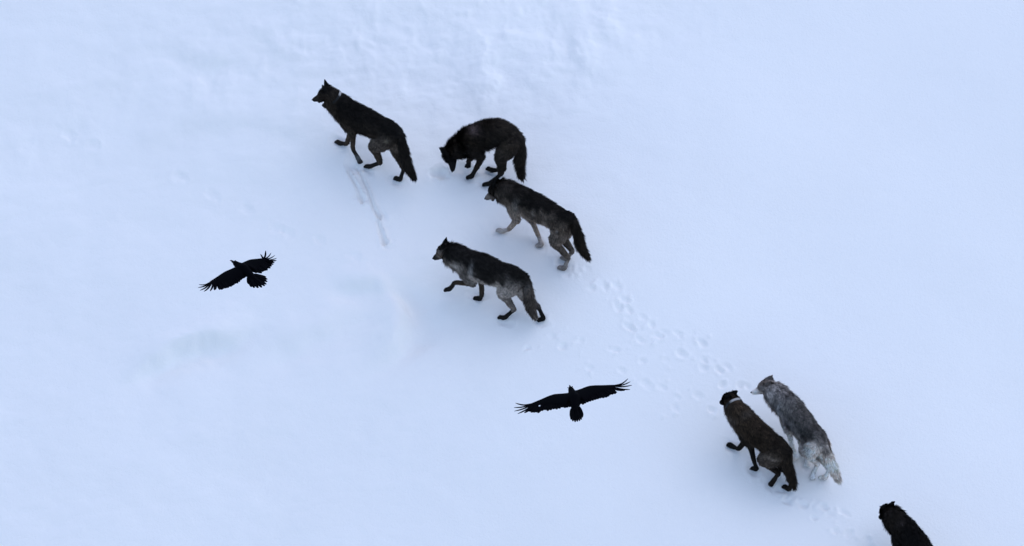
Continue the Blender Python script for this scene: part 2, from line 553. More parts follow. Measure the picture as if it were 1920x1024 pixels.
def build_snow():
    X = axis(-7.6, 7.6, .021, 160.); Y = axis(-4.8, 5.2, .021, 160.)
    gx, gy = np.meshgrid(X, Y)
    z = ground_z(gx, gy)
    d = np.zeros_like(z)
    near = np.exp(-((gx / 14) ** 4 + (gy / 11) ** 4))
    # soft wind-worked surface
    calm = 1 / (1 + np.exp((gx - .4 * gy - .6) / .8))            # wind-worked on the left, smooth on the right
    d += (.0025 + .018 * calm) * fbm(gx * .9, gy * .9, 3, 3) * near
    d += (.0010 + .0030 * calm) * fbm(gx * 4.2, gy * 6, 11, 3) * near
    d += .012 * calm * np.maximum(0, fbm(gx * .8 + .35 * gy, gy * 2.6 - .7 * gx, 51, 4) - .35) * near
    # lumpy, broken snow along the upper edge
    rough = np.zeros_like(z)
    for (x, y, sx, sy, a) in [(-5.06, 3.2, 1.2, .7, .5), (-3.7, 3.3, 1.0, .8, .8), (-2.4, 3.5, 1.1, .9, .8), (-1.1, 3.5, 1.1, .9, 1.), (0.0, 3.6, .9, .9, 1.),
                              (.8, 3.6, .7, .7, 1.), (1.8, 4.0, .9, .6, .7), (-6.2, 2.2, .9, .5, .5), (-3.2, 2.2, 1.4, .5, .35), (-.6, 2.6, 1.2, .4, .35)]:
        rough += a * np.exp(-((gx - x) / sx) ** 2 - ((gy - y) / sy) ** 2)
    rough = np.clip(rough, 0, 1.2)
    lump = fbm(gx * 2.6 + .4 * fbm(gx, gy, 41, 2), gy * 3.4, 21, 5)
    d += rough * (.017 * lump + .022 * np.maximum(0, fbm(gx * 3.1, gy * 2.3, 31, 4) - .25))
    r = np.random.default_rng(3)
    def local(cx, cy, r):
        i0, i1 = np.searchsorted(X, [cx - r, cx + r]); j0, j1 = np.searchsorted(Y, [cy - r, cy + r])
        return (slice(j0, j1), slice(i0, i1))
    def dent(cx, cy, ang, ln, wd, depth, rim=.25):
        depth *= .46; cx += r.normal() * .02; cy += r.normal() * .02
        s = local(cx, cy, max(ln, wd) * 3)
        u = (gx[s] - cx) * math.cos(ang) + (gy[s] - cy) * math.sin(ang); v = -(gx[s] - cx) * math.sin(ang) + (gy[s] - cy) * math.cos(ang)
        q = np.sqrt((u / ln) ** 2 + (v / wd) ** 2) * (1 + .35 * vnoise(gx[s] * 14, gy[s] * 14, 8))
        d[s] += -depth * np.exp(-q ** 2.6) + depth * rim * np.exp(-((q - 1.45) / .35) ** 2) * (1 + .6 * vnoise(gx[s] * 22, gy[s] * 22, 5))
    def groove(pts, wd, depth):
        P = catmull([(*p,) for p in pts], 10); best = np.full(gx.shape, 1e9); prog = np.zeros_like(gx)
        s = (slice(*np.searchsorted(Y, [P[:, 1].min() - .3, P[:, 1].max() + .3])), slice(*np.searchsorted(X, [P[:, 0].min() - .3, P[:, 0].max() + .3])))
        bx, by = gx[s], gy[s]; bb = np.full(bx.shape, 1e9); pg = np.zeros_like(bx); sg = np.zeros_like(bx)
        for k in range(len(P) - 1):
            a, b = P[k], P[k + 1]; tv = b - a; u = np.clip(((bx - a[0]) * tv[0] + (by - a[1]) * tv[1]) / (tv @ tv), 0, 1)
            ex = bx - a[0] - u * tv[0]; ey = by - a[1] - u * tv[1]; dd = np.hypot(ex, ey); m = dd < bb
            bb[m] = dd[m]; pg[m] = ((k + u) / (len(P) - 1))[m]; sg[m] = np.sign(tv[0] * ey - tv[1] * ex)[m]
        w_ = wd * (.40 + .35 * pg) * (1 + .35 * vnoise(bx * 11, by * 11, 61))
        d[s] += -depth * np.exp(-(bb / w_) ** 2.5) * (.5 + .5 * pg) + depth * .5 * np.exp(-((bb - w_ * 1.7) / (w_ * .55)) ** 2) * (1 + .5 * sg) * (.5 + .5 * pg)
    def trail(pts, spread, depth, step, chaos=0):
        P = catmull([(*p,) for p in pts], 12)
        L = np.concatenate([[0], np.cumsum(np.linalg.norm(np.diff(P, axis=0), axis=1))])
        s = 0; k = 0
        while s < L[-1]:
            x = np.interp(s, L, P[:, 0]); y = np.interp(s, L, P[:, 1]); x2 = np.interp(s + .05, L, P[:, 0]); y2 = np.interp(s + .05, L, P[:, 1])
            a = math.atan2(y2 - y, x2 - x) if s + .05 < L[-1] else a
            sd = (1 if k % 2 else -1) * spread + r.normal() * (.03 + chaos)
            dent(x - math.sin(a) * sd, y + math.cos(a) * sd, a + r.normal() * .2, .042 + r.random() * .03, .032 + r.random() * .015, depth * (.6 + .9 * r.random()), .35)
            for _ in range(3):                           # kicked-up crumbs
                dent(x - math.sin(a) * sd + r.normal() * .10, y + math.cos(a) * sd + r.normal() * .10, r.random() * 6, .018 + .014 * r.random(), .018, -.035 * r.random(), 0)
            s += step * (.8 + .4 * r.random()); k += 1
    trail([(1.15, -.30), (1.4, -.56), (1.84, -.96), (2.31, -1.24), (2.95, -1.78)], .08, .040, .17, .04)
    trail([(1.45, -.50), (1.9, -.85), (2.35, -1.10), (3.15, -1.75)], .05, .030, .30, .03)
    trail([(.27, -1.0), (.68, -1.12), (1.29, -1.23), (2.0, -1.69), (2.6, -1.95)], .08, .034, .20, .05)
    trail([(1.7, -1.05), (2.1, -1.45), (2.6, -1.75)], .10, .030, .34, .06)
    trail([(3.45, -3.20), (3.86, -3.50), (4.25, -3.75), (4.75, -4.05)], .08, .04, .17, .03)
    trail([(3.9, -3.35), (4.3, -3.65), (4.7, -3.95)], .06, .035, .22, .04)
    trail([(.75, -.05), (1.15, -.30)], .07, .02, .22)
    for (x, y) in [(-4.38, 1.6), (-3.97, 1.32), (-3.49, 1.09), (-3.06, .73), (-2.95, .67), (-2.52, .53), (-2.02, .25), (-5.6, 2.2), (-5.9, 2.35)]:
        dent(x, y, 2.5, .09, .06, .035, .3)
    groove([(-2.16, 1.55), (-2.03, 1.3), (-1.95, 1.08)], .035, .05)
    groove([(-2.05, 1.62), (-1.92, 1.33), (-1.81, 1.01), (-1.73, .85)], .03, .05)
    groove([(-1.75, .78), (-1.66, .46)], .045, .055)
    dent(-1.96, 1.12, 2.2, .09, .05, .05); dent(-1.74, .86, 2.2, .10, .06, .05); dent(-1.66, .45, 2.2, .09, .06, .05); dent(-2.07, 1.62, 2.2, .1, .08, .05)
    dent(-.93, 1.51, .3, .10, .08, .22, .15); dent(-.70, 1.55, .2, .14, .07, .06, .1)
    # drift edges: soft steps in the wind crust
    def step(pts, h, wd, along_y=False):
        P = np.array(pts); a, b = (P[:, 1], P[:, 0]) if along_y else (P[:, 0], P[:, 1])
        ga, gb = (gy, gx) if along_y else (gx, gy)
        mid, half = (a.min() + a.max()) / 2, (a.max() - a.min()) / 2
        c = np.polyfit(a - mid, b, 2); ca = np.clip(ga - mid, -2 * half, 2 * half)
        sg = gb - np.polyval(c, ca) + .05 * fbm(gx * 2.2, gy * 2.2, 77, 3)
        fade = np.exp(-((ga - mid) / half) ** 4)
        d[...] += h * fade * (1 / (1 + np.exp(np.clip(-sg / wd, -40, 40))) - .5) * np.exp(-(sg / .32) ** 2)
    step([(-4.75, -1.30), (-4.3, -1.11), (-3.89, -.92), (-3.45, -.86)], .26, .035)
    step([(-3.2, -1.10), (-2.6, -.90), (-1.9, -.60)], .14, .08)
    step([(-1.62, -.15), (-1.40, -.45), (-1.34, -.78), (-1.5, -1.25)], -.34, .07, True)
    step([(-2.3, -.22), (-1.9, -.20), (-1.4, -.30)], .17, .05)
    step([(-4.6, 3.45), (-4.1, 3.38), (-3.5, 3.28)], .07, .05)
    step([(-4.8, 2.2), (-3.8, 2.4), (-2.8, 2.1)], .06, .07)
    step([(.72, 3.85), (.80, 3.45), (.90, 3.1)], .06, .05, True)
    # paw holes
    for w in WOLVES:
        J = w['j']
        for leg in ('FL', 'FR', 'HL', 'HR'):
            if leg in w['up']: continue
            a = np.array(J[leg + '_pa']); b = np.array(J[leg + '_to']); c = (a + b) / 2
            dent(c[0], c[1], w['yaw'], .10, .06, .035, .4)
    z = z + d
    ny, nx = gx.shape
    co = np.stack([gx, gy, z], -1).reshape(-1, 3)
    i = np.arange(nx * ny).reshape(ny, nx)
    f = np.stack([i[:-1, :-1], i[:-1, 1:], i[1:, 1:], i[1:, :-1]], -1).reshape(-1, 4)
    me = mesh_np('snow_slope', co, f)
    me.polygons.foreach_set('use_smooth', np.ones(len(me.polygons), dtype=bool))
    o = link('snow_slope', me, M_SNOW)
    tag(o, 'pale blue snow slope in shade with faint paw tracks', None, None, 'structure')
    return o
build_snow()

# ------------------------------------------------------------------ wolves
Z = np.array([0, 0, 1.])
FURLEN = dict(torso=.046, rump=.046, neck=.064, head=.018, muzzle=.005, tail=.050, fup=.026, flo=.012, fpaw=.008, hup=.030, hmid=.016, hpaw=.009, ear=.008)

def unit(v): return v / (np.linalg.norm(v) + 1e-9)

def build_wolf(w, strands):
    J = {k: np.array(v) for k, v in w['j'].items()}
    coat = COATS[w['key']]
    yaw = w['yaw']; F = np.array([math.cos(yaw), math.sin(yaw), 0]); Lt = np.array([-math.sin(yaw), math.cos(yaw), 0])
    feet = np.mean([J[l + '_to'] for l in ('FL', 'FR', 'HL', 'HR')], 0)
    O = np.array([feet[0], feet[1], float(ground_z(feet[0], feet[1]))])
    SINK = .014
    root = bpy.data.objects.new('wolf', None); COL.objects.link(root)
    root.empty_display_size = .3
    root.location = O - np.array([0, 0, SINK]); root.rotation_euler = (0, 0, yaw)
    tag(root, w['label'], 'wolf', 'wolves crossing the snow slope')
    Rm = np.stack([F, Lt, Z])                 # world -> local
    loc = lambda p: (np.asarray(p) - O) @ Rm.T
    J = {k: loc(v) for k, v in J.items()}
    F = np.array([1., 0, 0]); Lt = np.array([0, 1., 0])
    g = w.get('fat', 1.0); nk = g * w.get('neckk', 1.0)
    S = Shape()
    mix = lambda a, b, t: J[a] * (1 - t) + J[b] * t
    sp = [(*mix('pel', 't0', .85), .082 * g, .074 * g), (*mix('pel', 't0', .35), .130 * g, .108 * g), (*J['pel'], .150 * g, .122 * g), (*mix('pel', 'loin', .6), .152 * g, .124 * g),
          (*(J['loin'] - Z * .006), .162 * g, .132 * g), (*mix('loin', 'rib', .55), .178 * g, .142 * g), (*J['rib'], .186 * g, .144 * g), (*J['sho'], .180 * g, .136 * g),
          (*mix('sho', 'neck', .55), .158 * nk, .124 * nk), (*J['neck'], .146 * nk, .124 * nk), (*mix('neck', 'skull', .6), .124 * nk, .112 * nk), (*J['skull'], .086, .086)]
    up = unit(Z - .15 * F)
    S.loft(sp, up, n=5, seg=20)
    # head
    h = unit(J['nose'] - J['skull']); ref = Z if abs(h[2]) < .8 else F
    hu = unit(ref - h * (ref @ h)); hl = np.cross(hu, h)
    if hl @ Lt < 0: hl = -hl
    hs = w.get('head', 1.0)
    hd = lambda f_, u_, l_=0: J['skull'] + h * f_ * hs + hu * u_ * hs + hl * l_ * hs
    S.loft([(*hd(-.05, 0), .070, .074), (*hd(.0, .010), .088, .090), (*hd(.05, .012), .080, .080), (*hd(.088, -.004), .059, .058),
            (*hd(.125, -.014), .048, .043), (*hd(.17, -.018), .040, .037), (*hd(.205, -.020), .030, .031)], hu, n=4, seg=14)
    for s in (-1, 1):                                        # cheeks
        S.loft([(*hd(-.03, -.02, .056 * s), .060, .036), (*hd(.04, -.026, .050 * s), .048, .028)], hu, n=3, seg=10)
    jaw = w.get('jaw', .0)
    S.loft([(*hd(.02, -.045), .028, .035), (*hd(.09, -.050 - .2 * jaw), .020, .026), (*hd(.165, -.048 - .75 * jaw), .013, .019)], hu, n=3, seg=10)
    # ears
    eu, eb = w['ear']
    ears = []
    for s in (-1, 1):
        b = hd(-.012, .058, .046 * s); d = unit(hu * eu - h * eb + hl * .14 * s); t = b + d * .125
        S.loft([(*b, .046, .020), (*(b + d * .035), .042, .017), (*(b + d * .08), .027, .013), (*t, .007, .008)], unit(h + .1 * hl * s), n=3, seg=10, cap=.3)
        ears.append((b, t))
    # tail
    S.loft([(*mix('pel', 't0', .7), .050, .045), (*J['t0'], .044, .040), (*J['t1'], .050, .046), (*J['t2'], .048, .044), (*J['t3'], .018, .018)], F, n=5, seg=12)
    # legs
    for s in 'LR':
        q = 1 if s == 'L' else -1
        a, b, c, d, e = [J[f'F{s}_{k}'] for k in ('sc', 'el', 'wr', 'pa', 'to')]
        top = J['sho'] + Lt * .07 * q + Z * .03
        S.loft([(*top, .085, .045), (*(a * .85 + b * .15), .075, .048), (*b, .050, .040)], F, n=4, seg=12)
        el = b * .93 + top * .07
        S.loft([(*el, .048, .038), (*(b * .6 + c * .4), .036, .030), (*c, .029, .026), (*(c * .45 + d * .55), .026, .025), (*d, .032, .034), (*(d * .4 + e * .6), .028, .037), (*e, .020, .030)], F, n=4, seg=12)
        for k in (-1.5, -.5, .5, 1.5):
            tv = unit(e - d); side = unit(np.cross(Z, tv)); S.loft([(*(e - tv * .02 + side * .018 * k), .016, .012), (*(e + tv * (.018 - .006 * abs(k)) + side * .021 * k), .012, .011)], F + Z, n=2, seg=8)
        a, b, c, d, e = [J[f'H{s}_{k}'] for k in ('hi', 'kn', 'ho', 'pa', 'to')]
        S.loft([(*(a + Z * .03), .118, .066), (*(a * .55 + b * .45 - F * .02), .114, .064), (*b, .078, .052), (*(b * .55 + c * .45), .052, .040), (*c, .034, .029)], F, n=4, seg=12)
        S.loft([(*(c + unit(c - d) * .012), .028, .024), (*(c * .5 + d * .5), .025, .024), (*d, .030, .032), (*(d * .4 + e * .6), .027, .036), (*e, .020, .030)], F, n=4, seg=12)
        for k in (-1.5, -.5, .5, 1.5):
            tv = unit(e - d); side = unit(np.cross(Z, tv)); S.loft([(*(e - tv * .02 + side * .018 * k), .015, .012), (*(e + tv * (.018 - .006 * abs(k)) + side * .021 * k), .012, .011)], F + Z, n=2, seg=8)
    me = remesh(S.mesh('body'), .0095, 4, .5)
    V = verts_np(me); Nn = normals_np(me)
    # --- which bone each vertex belongs to
    B = []
    def bone(a, b, ra, rb, reg): B.append((np.asarray(a), np.asarray(b), ra, rb, reg))
    bone(J['pel'], J['loin'], .13, .125, 'torso'); bone(J['loin'], J['rib'], .125, .165, 'torso'); bone(J['rib'], J['sho'], .165, .16, 'torso')
    bone(J['t0'], J['pel'], .08, .13, 'rump'); bone(J['sho'], J['neck'], .15, .11, 'neck'); bone(J['neck'], hd(-.04, 0), .11, .08, 'neck')
    bone(hd(.0, 0), hd(.075, 0), .078, .06, 'head'); bone(hd(.10, -.015), hd(.215, -.02), .045, .03, 'muzzle')
    for (b, t) in ears: bone(b + (t - b) * .2, t, .03, .01, 'ear')
    bone(J['t0'], J['t1'], .05, .05, 'tail'); bone(J['t1'], J['t2'], .05, .05, 'tail'); bone(J['t2'], J['t3'], .05, .02, 'tail')
    for s in 'LR':
        bone(J[f'F{s}_sc'], J[f'F{s}_el'], .075, .05, 'fup'); bone(J[f'F{s}_el'] * .9 + J[f'F{s}_wr'] * .1, J[f'F{s}_wr'], .045, .03, 'flo')
        bone(J[f'F{s}_wr'], J[f'F{s}_pa'], .03, .033, 'fpaw'); bone(J[f'F{s}_pa'], J[f'F{s}_to'], .033, .033, 'fpaw')
        bone(J[f'H{s}_hi'], J[f'H{s}_kn'], .11, .07, 'hup'); bone(J[f'H{s}_kn'], J[f'H{s}_ho'], .065, .033, 'hmid')
        bone(J[f'H{s}_ho'], J[f'H{s}_pa'], .03, .032, 'hpaw'); bone(J[f'H{s}_pa'], J[f'H{s}_to'], .032, .033, 'hpaw')
    W = np.zeros((len(B), len(V))); flow = np.zeros_like(V); col = np.zeros_like(V); ln = np.zeros(len(V))
    # spine curve for back / belly
    spn = catmull([J[k] for k in ('t0', 'pel', 'loin', 'rib', 'sho', 'neck', 'skull')], 6)
    dist = np.linalg.norm(V[:, None, :] - spn[None], axis=2); near = spn[dist.argmin(1)]
    q = (V[:, 2] - near[:, 2]) / .15
    q = q + .35 * np.array(fbm(V[:, 0] * 7, V[:, 2] * 7 + V[:, 1] * 5, 5, 3))
    for i, (a, b, ra, rb, reg) in enumerate(B):
        ab = b - a; t = np.clip(((V - a) @ ab) / (ab @ ab), 0, 1)
        dd = np.linalg.norm(V - a - t[:, None] * ab, axis=1) / (ra * (1 - t) + rb * t)
        W[i] = np.exp(-6 * dd)
    W /= W.sum(0)
    for i, (a, b, ra, rb, reg) in enumerate(B):
        dr = unit(b - a)
        if reg in ('torso', 'neck', 'head', 'muzzle', 'rump'): dr = -dr           # hair lies towards the tail
        if reg in ('rump',): dr = unit(J['t0'] - J['pel'])
        if reg == 'torso': dr = unit(dr - .35 * Z)
        if reg == 'neck': dr = unit(dr - .25 * Z)
        flow += W[i][:, None] * dr
        L_ = FURLEN[reg] * w.get('furk', {}).get(reg, 1.0)
        ln += W[i] * L_
        c = [np.array(x) for x in coat[reg]]
        if len(c) == 1: cc = np.repeat(c[0][None], len(V), 0)
        else:
            k1 = np.clip((q - .05) / .55, 0, 1)[:, None]; k2 = np.clip((-q - .25) / .45, 0, 1)[:, None]
            k1 = k1 * k1 * (3 - 2 * k1); k2 = k2 * k2 * (3 - 2 * k2)
            cc = c[1] * (1 - k1 - k2) + c[0] * k1 + c[2] * k2
        col += W[i][:, None] * cc
    ln *= np.where(q < -.5, 1.15, 1)
    for (jn, df, dl, dz, r, c, amt) in coat.get('spots', []):
        p = J[jn] + np.array([df, dl, dz]); dq = np.linalg.norm((V - p) / np.array(r), axis=1)
        k = amt * np.exp(-dq ** 2 * 1.2)[:, None] * (.75 + .25 * np.array(fbm(V[:, 0] * 25, V[:, 2] * 25, 9, 2)))[:, None]
        col = col * (1 - np.clip(k, 0, 1)) + np.array(c) * np.clip(k, 0, 1)
    tone = 1 + .22 * np.array(fbm(V[:, 0] * 11 + V[:, 1] * 6, V[:, 2] * 14, 15, 3))
    col = np.clip(col * tone[:, None], .002, .9)
    # short-furred where the collar sits
    ck = mix('neck', 'skull', .42); cax = unit(J['skull'] - J['neck'])
    if w.get('collar'):
        dcol = np.abs((V - ck) @ cax); isn = np.linalg.norm(V - ck, axis=1) < .18
        upper = ((V - ck) @ unit(Z - cax * (Z @ cax))) > .02
        kk = np.clip((dcol - .02) / .07, 0, 1); ln = np.where(isn & upper, np.minimum(ln, .005 + .06 * kk), ln)
    set_color(me, col)
    link('body', me, M_SKIN, root)
    # --- fur: tapered blades
    me.calc_loop_triangles()
    tri = np.empty(len(me.loop_triangles) * 3, dtype=np.int32); me.loop_triangles.foreach_get('vertices', tri); tri = tri.reshape(-1, 3)
    A = V[tri[:, 0]]; ar = np.linalg.norm(np.cross(V[tri[:, 1]] - A, V[tri[:, 2]] - A), axis=1)
    lt = ln[tri].mean(1); pw = ar * (lt > .0045) * (.5 + np.clip(lt / .03, 0, 1.2)); pw /= pw.sum()
    pick = rng.choice(len(tri), strands, p=pw); r1 = np.sqrt(rng.random(strands)); r2 = rng.random(strands)
    bw = np.stack([1 - r1, r1 * (1 - r2), r1 * r2], 1)[:, :, None]
    T = tri[pick]
    ip = lambda arr: (arr[T] * bw).sum(1)
    P = ip(V); N0 = ip(Nn); N0 /= np.linalg.norm(N0, axis=1)[:, None]; fl = ip(flow); cl = ip(col); le = (ln[T][:, :, None] * bw).sum(1)[:, 0]
    fl = fl - N0 * np.sum(fl * N0, 1)[:, None]; fl /= np.linalg.norm(fl, axis=1)[:, None] + 1e-6
    # clumps: neighbouring hairs share a lean
    cell = np.floor(P / np.array([.045, .03, .024])).astype(np.int64)
    hsh = lambda s: lattice(cell[:, 0] * 31 + cell[:, 2] * 7, cell[:, 1] * 13 + cell[:, 2], s)
    clump = np.stack([hsh(1), hsh(2), hsh(3)], 1)
    lift = (.42 + .30 * rng.random(strands) + .12 * hsh(4))[:, None] * w.get('lift', 1.0)
    dr = fl + N0 * lift + .22 * clump + .16 * rng.normal(size=(strands, 3))
    dr /= np.linalg.norm(dr, axis=1)[:, None]
    le = le * (.6 + .7 * rng.random(strands)) * (1 + .2 * hsh(5))
    sd = np.cross(dr, N0); sd /= np.linalg.norm(sd, axis=1)[:, None] + 1e-6
    wd = (.0022 + .0022 * rng.random(strands) + .03 * le)[:, None]
    root_p = P - N0 * .004
    tip = P + dr * le[:, None]; tip[:, 2] -= le * .10
    mid = P + dr * (le * .5)[:, None] + N0 * (le * .06)[:, None]
    vv = np.stack([root_p - sd * wd, root_p + sd * wd, mid + sd * wd * .75, mid - sd * wd * .75, tip], 1).reshape(-1, 3)
    bi = np.arange(strands) * 5
    fc = np.concatenate([np.stack([bi, bi + 1, bi + 2], 1), np.stack([bi, bi + 2, bi + 3], 1), np.stack([bi + 3, bi + 2, bi + 4], 1)])
    fm = mesh_np('fur', vv, fc)
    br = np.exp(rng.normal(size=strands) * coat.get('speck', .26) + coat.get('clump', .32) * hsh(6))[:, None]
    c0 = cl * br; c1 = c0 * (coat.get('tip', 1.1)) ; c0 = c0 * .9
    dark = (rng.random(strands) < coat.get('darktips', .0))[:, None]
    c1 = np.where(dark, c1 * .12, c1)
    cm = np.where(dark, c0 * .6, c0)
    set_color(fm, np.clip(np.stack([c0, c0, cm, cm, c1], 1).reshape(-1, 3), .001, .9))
    fm.polygons.foreach_set('use_smooth', np.ones(len(fm.polygons), dtype=bool))
    fm.normals_split_custom_set_from_vertices([tuple(n) for n in np.repeat(unit_rows(N0 + .35 * dr), 5, 0)])
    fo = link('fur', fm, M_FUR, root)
    # --- nose, eyes, mouth
    s2 = Shape(); s2.loft([(*hd(.214, -.012), .014, .019), (*hd(.230, -.014), .010, .014)], hu, n=2, seg=10); link('nose', remesh(s2.mesh('nose'), .004, 2), M_NOSE, root)
    for s in (-1, 1):
        s3 = Shape(); s3.loft([(*hd(.072, .030, .040 * s), .010, .010), (*hd(.082, .028, .041 * s), .010, .010)], hu, n=2, seg=10)
        link('eye', s3.mesh('eye'), M_EYE, root)
    if jaw > .02:
        s4 = Shape(); s4.loft([(*hd(.06, -.046 - .1 * jaw), .006, .020), (*hd(.12, -.038 - .4 * jaw), .006, .018), (*hd(.168, -.034 - .72 * jaw), .005, .014)], hu, n=3, seg=8)
        link('tongue', s4.mesh('tongue'), M_MOUTH, root)
        if w.get('teeth'):
            for s in (-1, 1):
                s5 = Shape(); s5.loft([(*hd(.165, -.036 - .7 * jaw, .014 * s), .005, .005), (*hd(.172, -.012 - .7 * jaw, .015 * s), .002, .002)], h, n=2, seg=6)
                link('fang', s5.mesh('fang'), M_TEETH, root)
                s5 = Shape(); s5.loft([(*hd(.188, -.036, .018 * s), .005, .005), (*hd(.186, -.066, .018 * s), .002, .002)], h, n=2, seg=6)
                link('fang', s5.mesh('fang'), M_TEETH, root)
    if w.get('collar'):
        cu = unit(Z - cax * (Z @ cax)); cw = np.cross(cax, cu)
        near_v = V[np.abs((V - ck) @ cax) < .02]; near_v = near_v[np.linalg.norm(near_v - ck, axis=1) < .16]
        seg = 36; vs_ = []; fs = []
        ang = np.arctan2((near_v - ck) @ cw, (near_v - ck) @ cu); rad = np.linalg.norm(near_v - ck - np.outer((near_v - ck) @ cax, cax), axis=1)
        prof = []
        for k in range(seg):
            t = -math.pi + 2 * math.pi * k / seg; m = np.abs((ang - t + math.pi) % (2 * math.pi) - math.pi) < .35
            prof.append(rad[m].max() if m.any() else .1)
        prof = np.array(prof)
        for k in range(seg):
            t = -math.pi + 2 * math.pi * k / seg; rr = (prof[k - 1] + prof[k] + prof[(k + 1) % seg]) / 3
            dirv = cu * math.cos(t) + cw * math.sin(t)
            for (dx, dr_) in ((-.016, .002), (-.015, .009), (.015, .009), (.016, .002)): vs_.append(ck + cax * dx + dirv * (rr + dr_))
            for j in range(4):
                a = k * 4 + j; b = k * 4 + (j + 1) % 4; c = ((k + 1) % seg) * 4 + (j + 1) % 4; d = ((k + 1) % seg) * 4 + j
                fs.append((a, b, c, d))
        cm_ = bpy.data.meshes.new('collar'); cm_.from_pydata([tuple(x) for x in vs_], [], fs); cm_.update()
        tt = np.repeat(-math.pi + 2 * math.pi * np.arange(seg) / seg, 4); pale = np.clip((w['collar'] - np.abs(tt)) / .15, 0, 1)[:, None]
        set_color(cm_, np.array([[.012, .011, .011]]) * (1 - pale) + np.array([[.33, .315, .30]]) * pale)
        co = link('collar', cm_, M_COLLAR, root); co['label'] = 'dark collar with pale top plate'
        s6 = Shape(); low = ck - cu * (prof[0] + .028)
        s6.loft([(*(low - cax * .026), .022, .03), (*(low + cax * .026), .022, .03)], cu, n=3, seg=10, cap=.3); link('transmitter', s6.mesh('transmitter'), M_BOX, co)
    return root

def unit_rows(a): return a / (np.linalg.norm(a, axis=1)[:, None] + 1e-9)
def br(v, warm=1.0): return (v * (1 + .14 * warm), v, v * (1 - .10 * warm))

